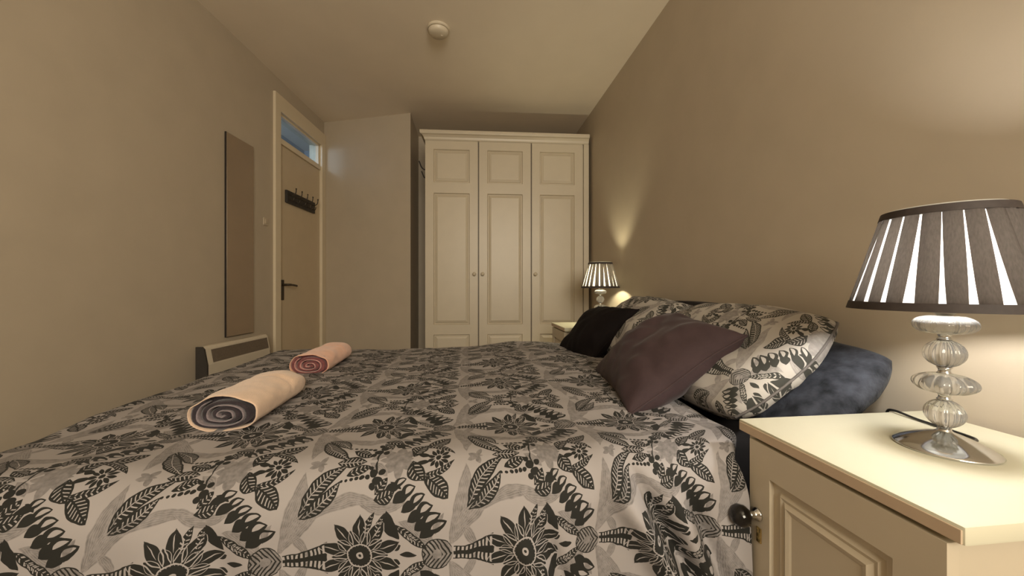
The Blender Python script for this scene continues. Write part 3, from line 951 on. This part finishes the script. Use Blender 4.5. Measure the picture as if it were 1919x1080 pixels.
# ---------------------------------------------------------------- bedside lamps
def lamp(label, loc, rz, seed, cord=None, bulb='bulb'):
    rnd = random.Random(seed)
    t = thing('table_lamp', label, 'lamp', loc, rz, 'pleated bedside lamps')
    bm = BM(); lathe(bm, [(.066, 0), (.0675, .002), (.066, .004), (.056, .0105), (.042, .018), (.026, .025), (.013, .0295), (.009, .033), (.009, .037), (.001, .037)], 64)
    obj('base', bm, 'chrome', t, True)
    def ball(z0, z1, r, n=16, fl=.045, nf=14, flat=1.0):
        prof = []
        for k in range(n + 1):
            th = -PI / 2 + PI * k / n
            rr = r * abs(math.cos(th)) ** flat
            prof.append((max(rr, .008), (z0 + z1) / 2 + (z1 - z0) / 2 * math.sin(th)))
        bm = BM(); lathe(bm, prof, 112, fl, nf); obj('crystal_bead', bm, 'crystal', t, True)
    ball(.0375, .088, .0255, fl=.05, nf=12)
    ball(.0985, .1345, .0400, fl=.055, nf=12, flat=.75)
    ball(.1455, .1955, .0265, fl=.045, nf=14)
    ball(.2055, .2385, .0405, fl=.03, nf=18, flat=.6)
    for z0, z1 in ((.0882, .0983), (.1347, .1453), (.1957, .2053)):
        zm = (z0 + z1) / 2
        bm = BM(); lathe(bm, [(.0105, z0), (.0085, z0 + .002), (.0075, zm), (.0085, z1 - .002), (.0105, z1)], 24); obj('spacer', bm, 'chrome', t, True)
    bm = BM(); lathe(bm, [(.009, .2387), (.014, .243), (.014, .298), (.011, .302), (.001, .302)], 24); obj('bulb_holder', bm, 'hook', t, 'auto')
    bm = BM(); bmesh.ops.create_uvsphere(bm, u_segments=16, v_segments=10, radius=.024)
    bmesh.ops.translate(bm, verts=bm.verts[:], vec=(0, 0, .328)); obj('bulb', bm, bulb, t, True)
    # shade: white lining, dark pleats over it, two trim bands, a spider ring
    zb, zt, rb, rt = .250, .428, .127, .077
    sh = thing('shade', '', ''); 
    for k in list(sh.keys()): del sh[k]
    sh.parent = t
    bm = BM(); lathe(bm, [(rb - .002, zb + .002), (rt - .002, zt - .001)], 64, cap=False)
    bpy.data.objects.remove(sh)
    sh = obj('shade', bm, 'liner', t, True)
    NP = 22
    ang = 0.0
    for k in range(NP):
        w_ = 2 * PI / NP
        a_mid = w_ * (k + .5) + rnd.uniform(-.02, .02)
        bot = w_ * rnd.uniform(.30, .40); tp = w_ * rnd.uniform(.46, .52)
        if rnd.random() < .15: bot = w_ * .5
        shift = rnd.uniform(-.02, .02)
        bm = BM(); rows = []
        for j in range(5):
            f = j / 4; z = zb + .006 + (zt - zb - .012) * f
            r = rb + (rt - rb) * ((z - zb) / (zt - zb)); hw = bot + (tp - bot) * (f ** .8)
            row = []
            for i in range(7):
                u = i / 6 * 2 - 1
                a = a_mid + u * hw + shift * (1 - f)
                rr = r + .0012 + .0028 * (1 - u * u) + .0010 * (u + 1)
                row.append(bm.verts.new((rr * math.cos(a), rr * math.sin(a), z)))
            rows.append(row)
        for p_, q_ in zip(rows, rows[1:]):
            for i in range(6): bm.faces.new((p_[i], p_[i + 1], q_[i + 1], q_[i]))
        obj('pleat', bm, 'pleat', sh, True)
    def band(z0, z1, nm):
        def rr(z): return rb + (rt - rb) * ((z - zb) / (zt - zb))
        bm = BM(); lathe(bm, [(rr(z0) - .0035, z0), (rr(z0) + .0055, z0), (rr(z1) + .0055, z1), (rr(z1) - .0035, z1), (rr(z0) - .0035, z0)], 64, cap=False)
        o = obj(nm, bm, 'trimband', sh, 'auto'); return o
    band(zb - .001, zb + .013, 'bottom_trim'); band(zt - .013, zt, 'top_trim')
    bm = BM()
    lathe(bm, [(rt - .0055, zt - .002), (rt - .003, zt - .002), (rt - .003, zt + .003), (rt - .0055, zt + .003), (rt - .0055, zt - .002)], 64, cap=False)
    obj('lining_edge', bm, 'liner', sh, 'auto')
    bm = BM()
    for k in range(3):
        a = 2 * PI * k / 3 + .4
        tube(bm, [(.012 * math.cos(a), .012 * math.sin(a), .300), (.05 * math.cos(a), .05 * math.sin(a), .300), ((rb - .026) * math.cos(a), (rb - .026) * math.sin(a), .318)], .0012, 6)
    obj('shade_ring', bm, 'hook', sh)
    if cord:
        bm = BM(); tube(bm, smooth_pts(cord, 8), .0028, 8); obj('power_cord', bm, 'cable', t, True)
    return t
LX, LY, LZ = .851, .577, .612
def cl(x, y, z): return (x - LX, y - LY, z - LZ)
lamp('large pleated lamp with crystal bead stem on the cabinet in front', (LX, LY, LZ), 0, 4,
     [cl(.905, .580, .617), cl(.930, .585, .617), cl(.948, .600, .616), cl(.957, .640, .6155), cl(.965, .700, .6155), cl(.973, .752, .618), cl(.975, .768, .606), cl(.975, .771, .55), cl(.98, .772, .40)])
lamp('small-looking distant pleated lamp beside the wardrobe', (.920, 2.530, .650), .3, 9, None, 'bulb_warm')
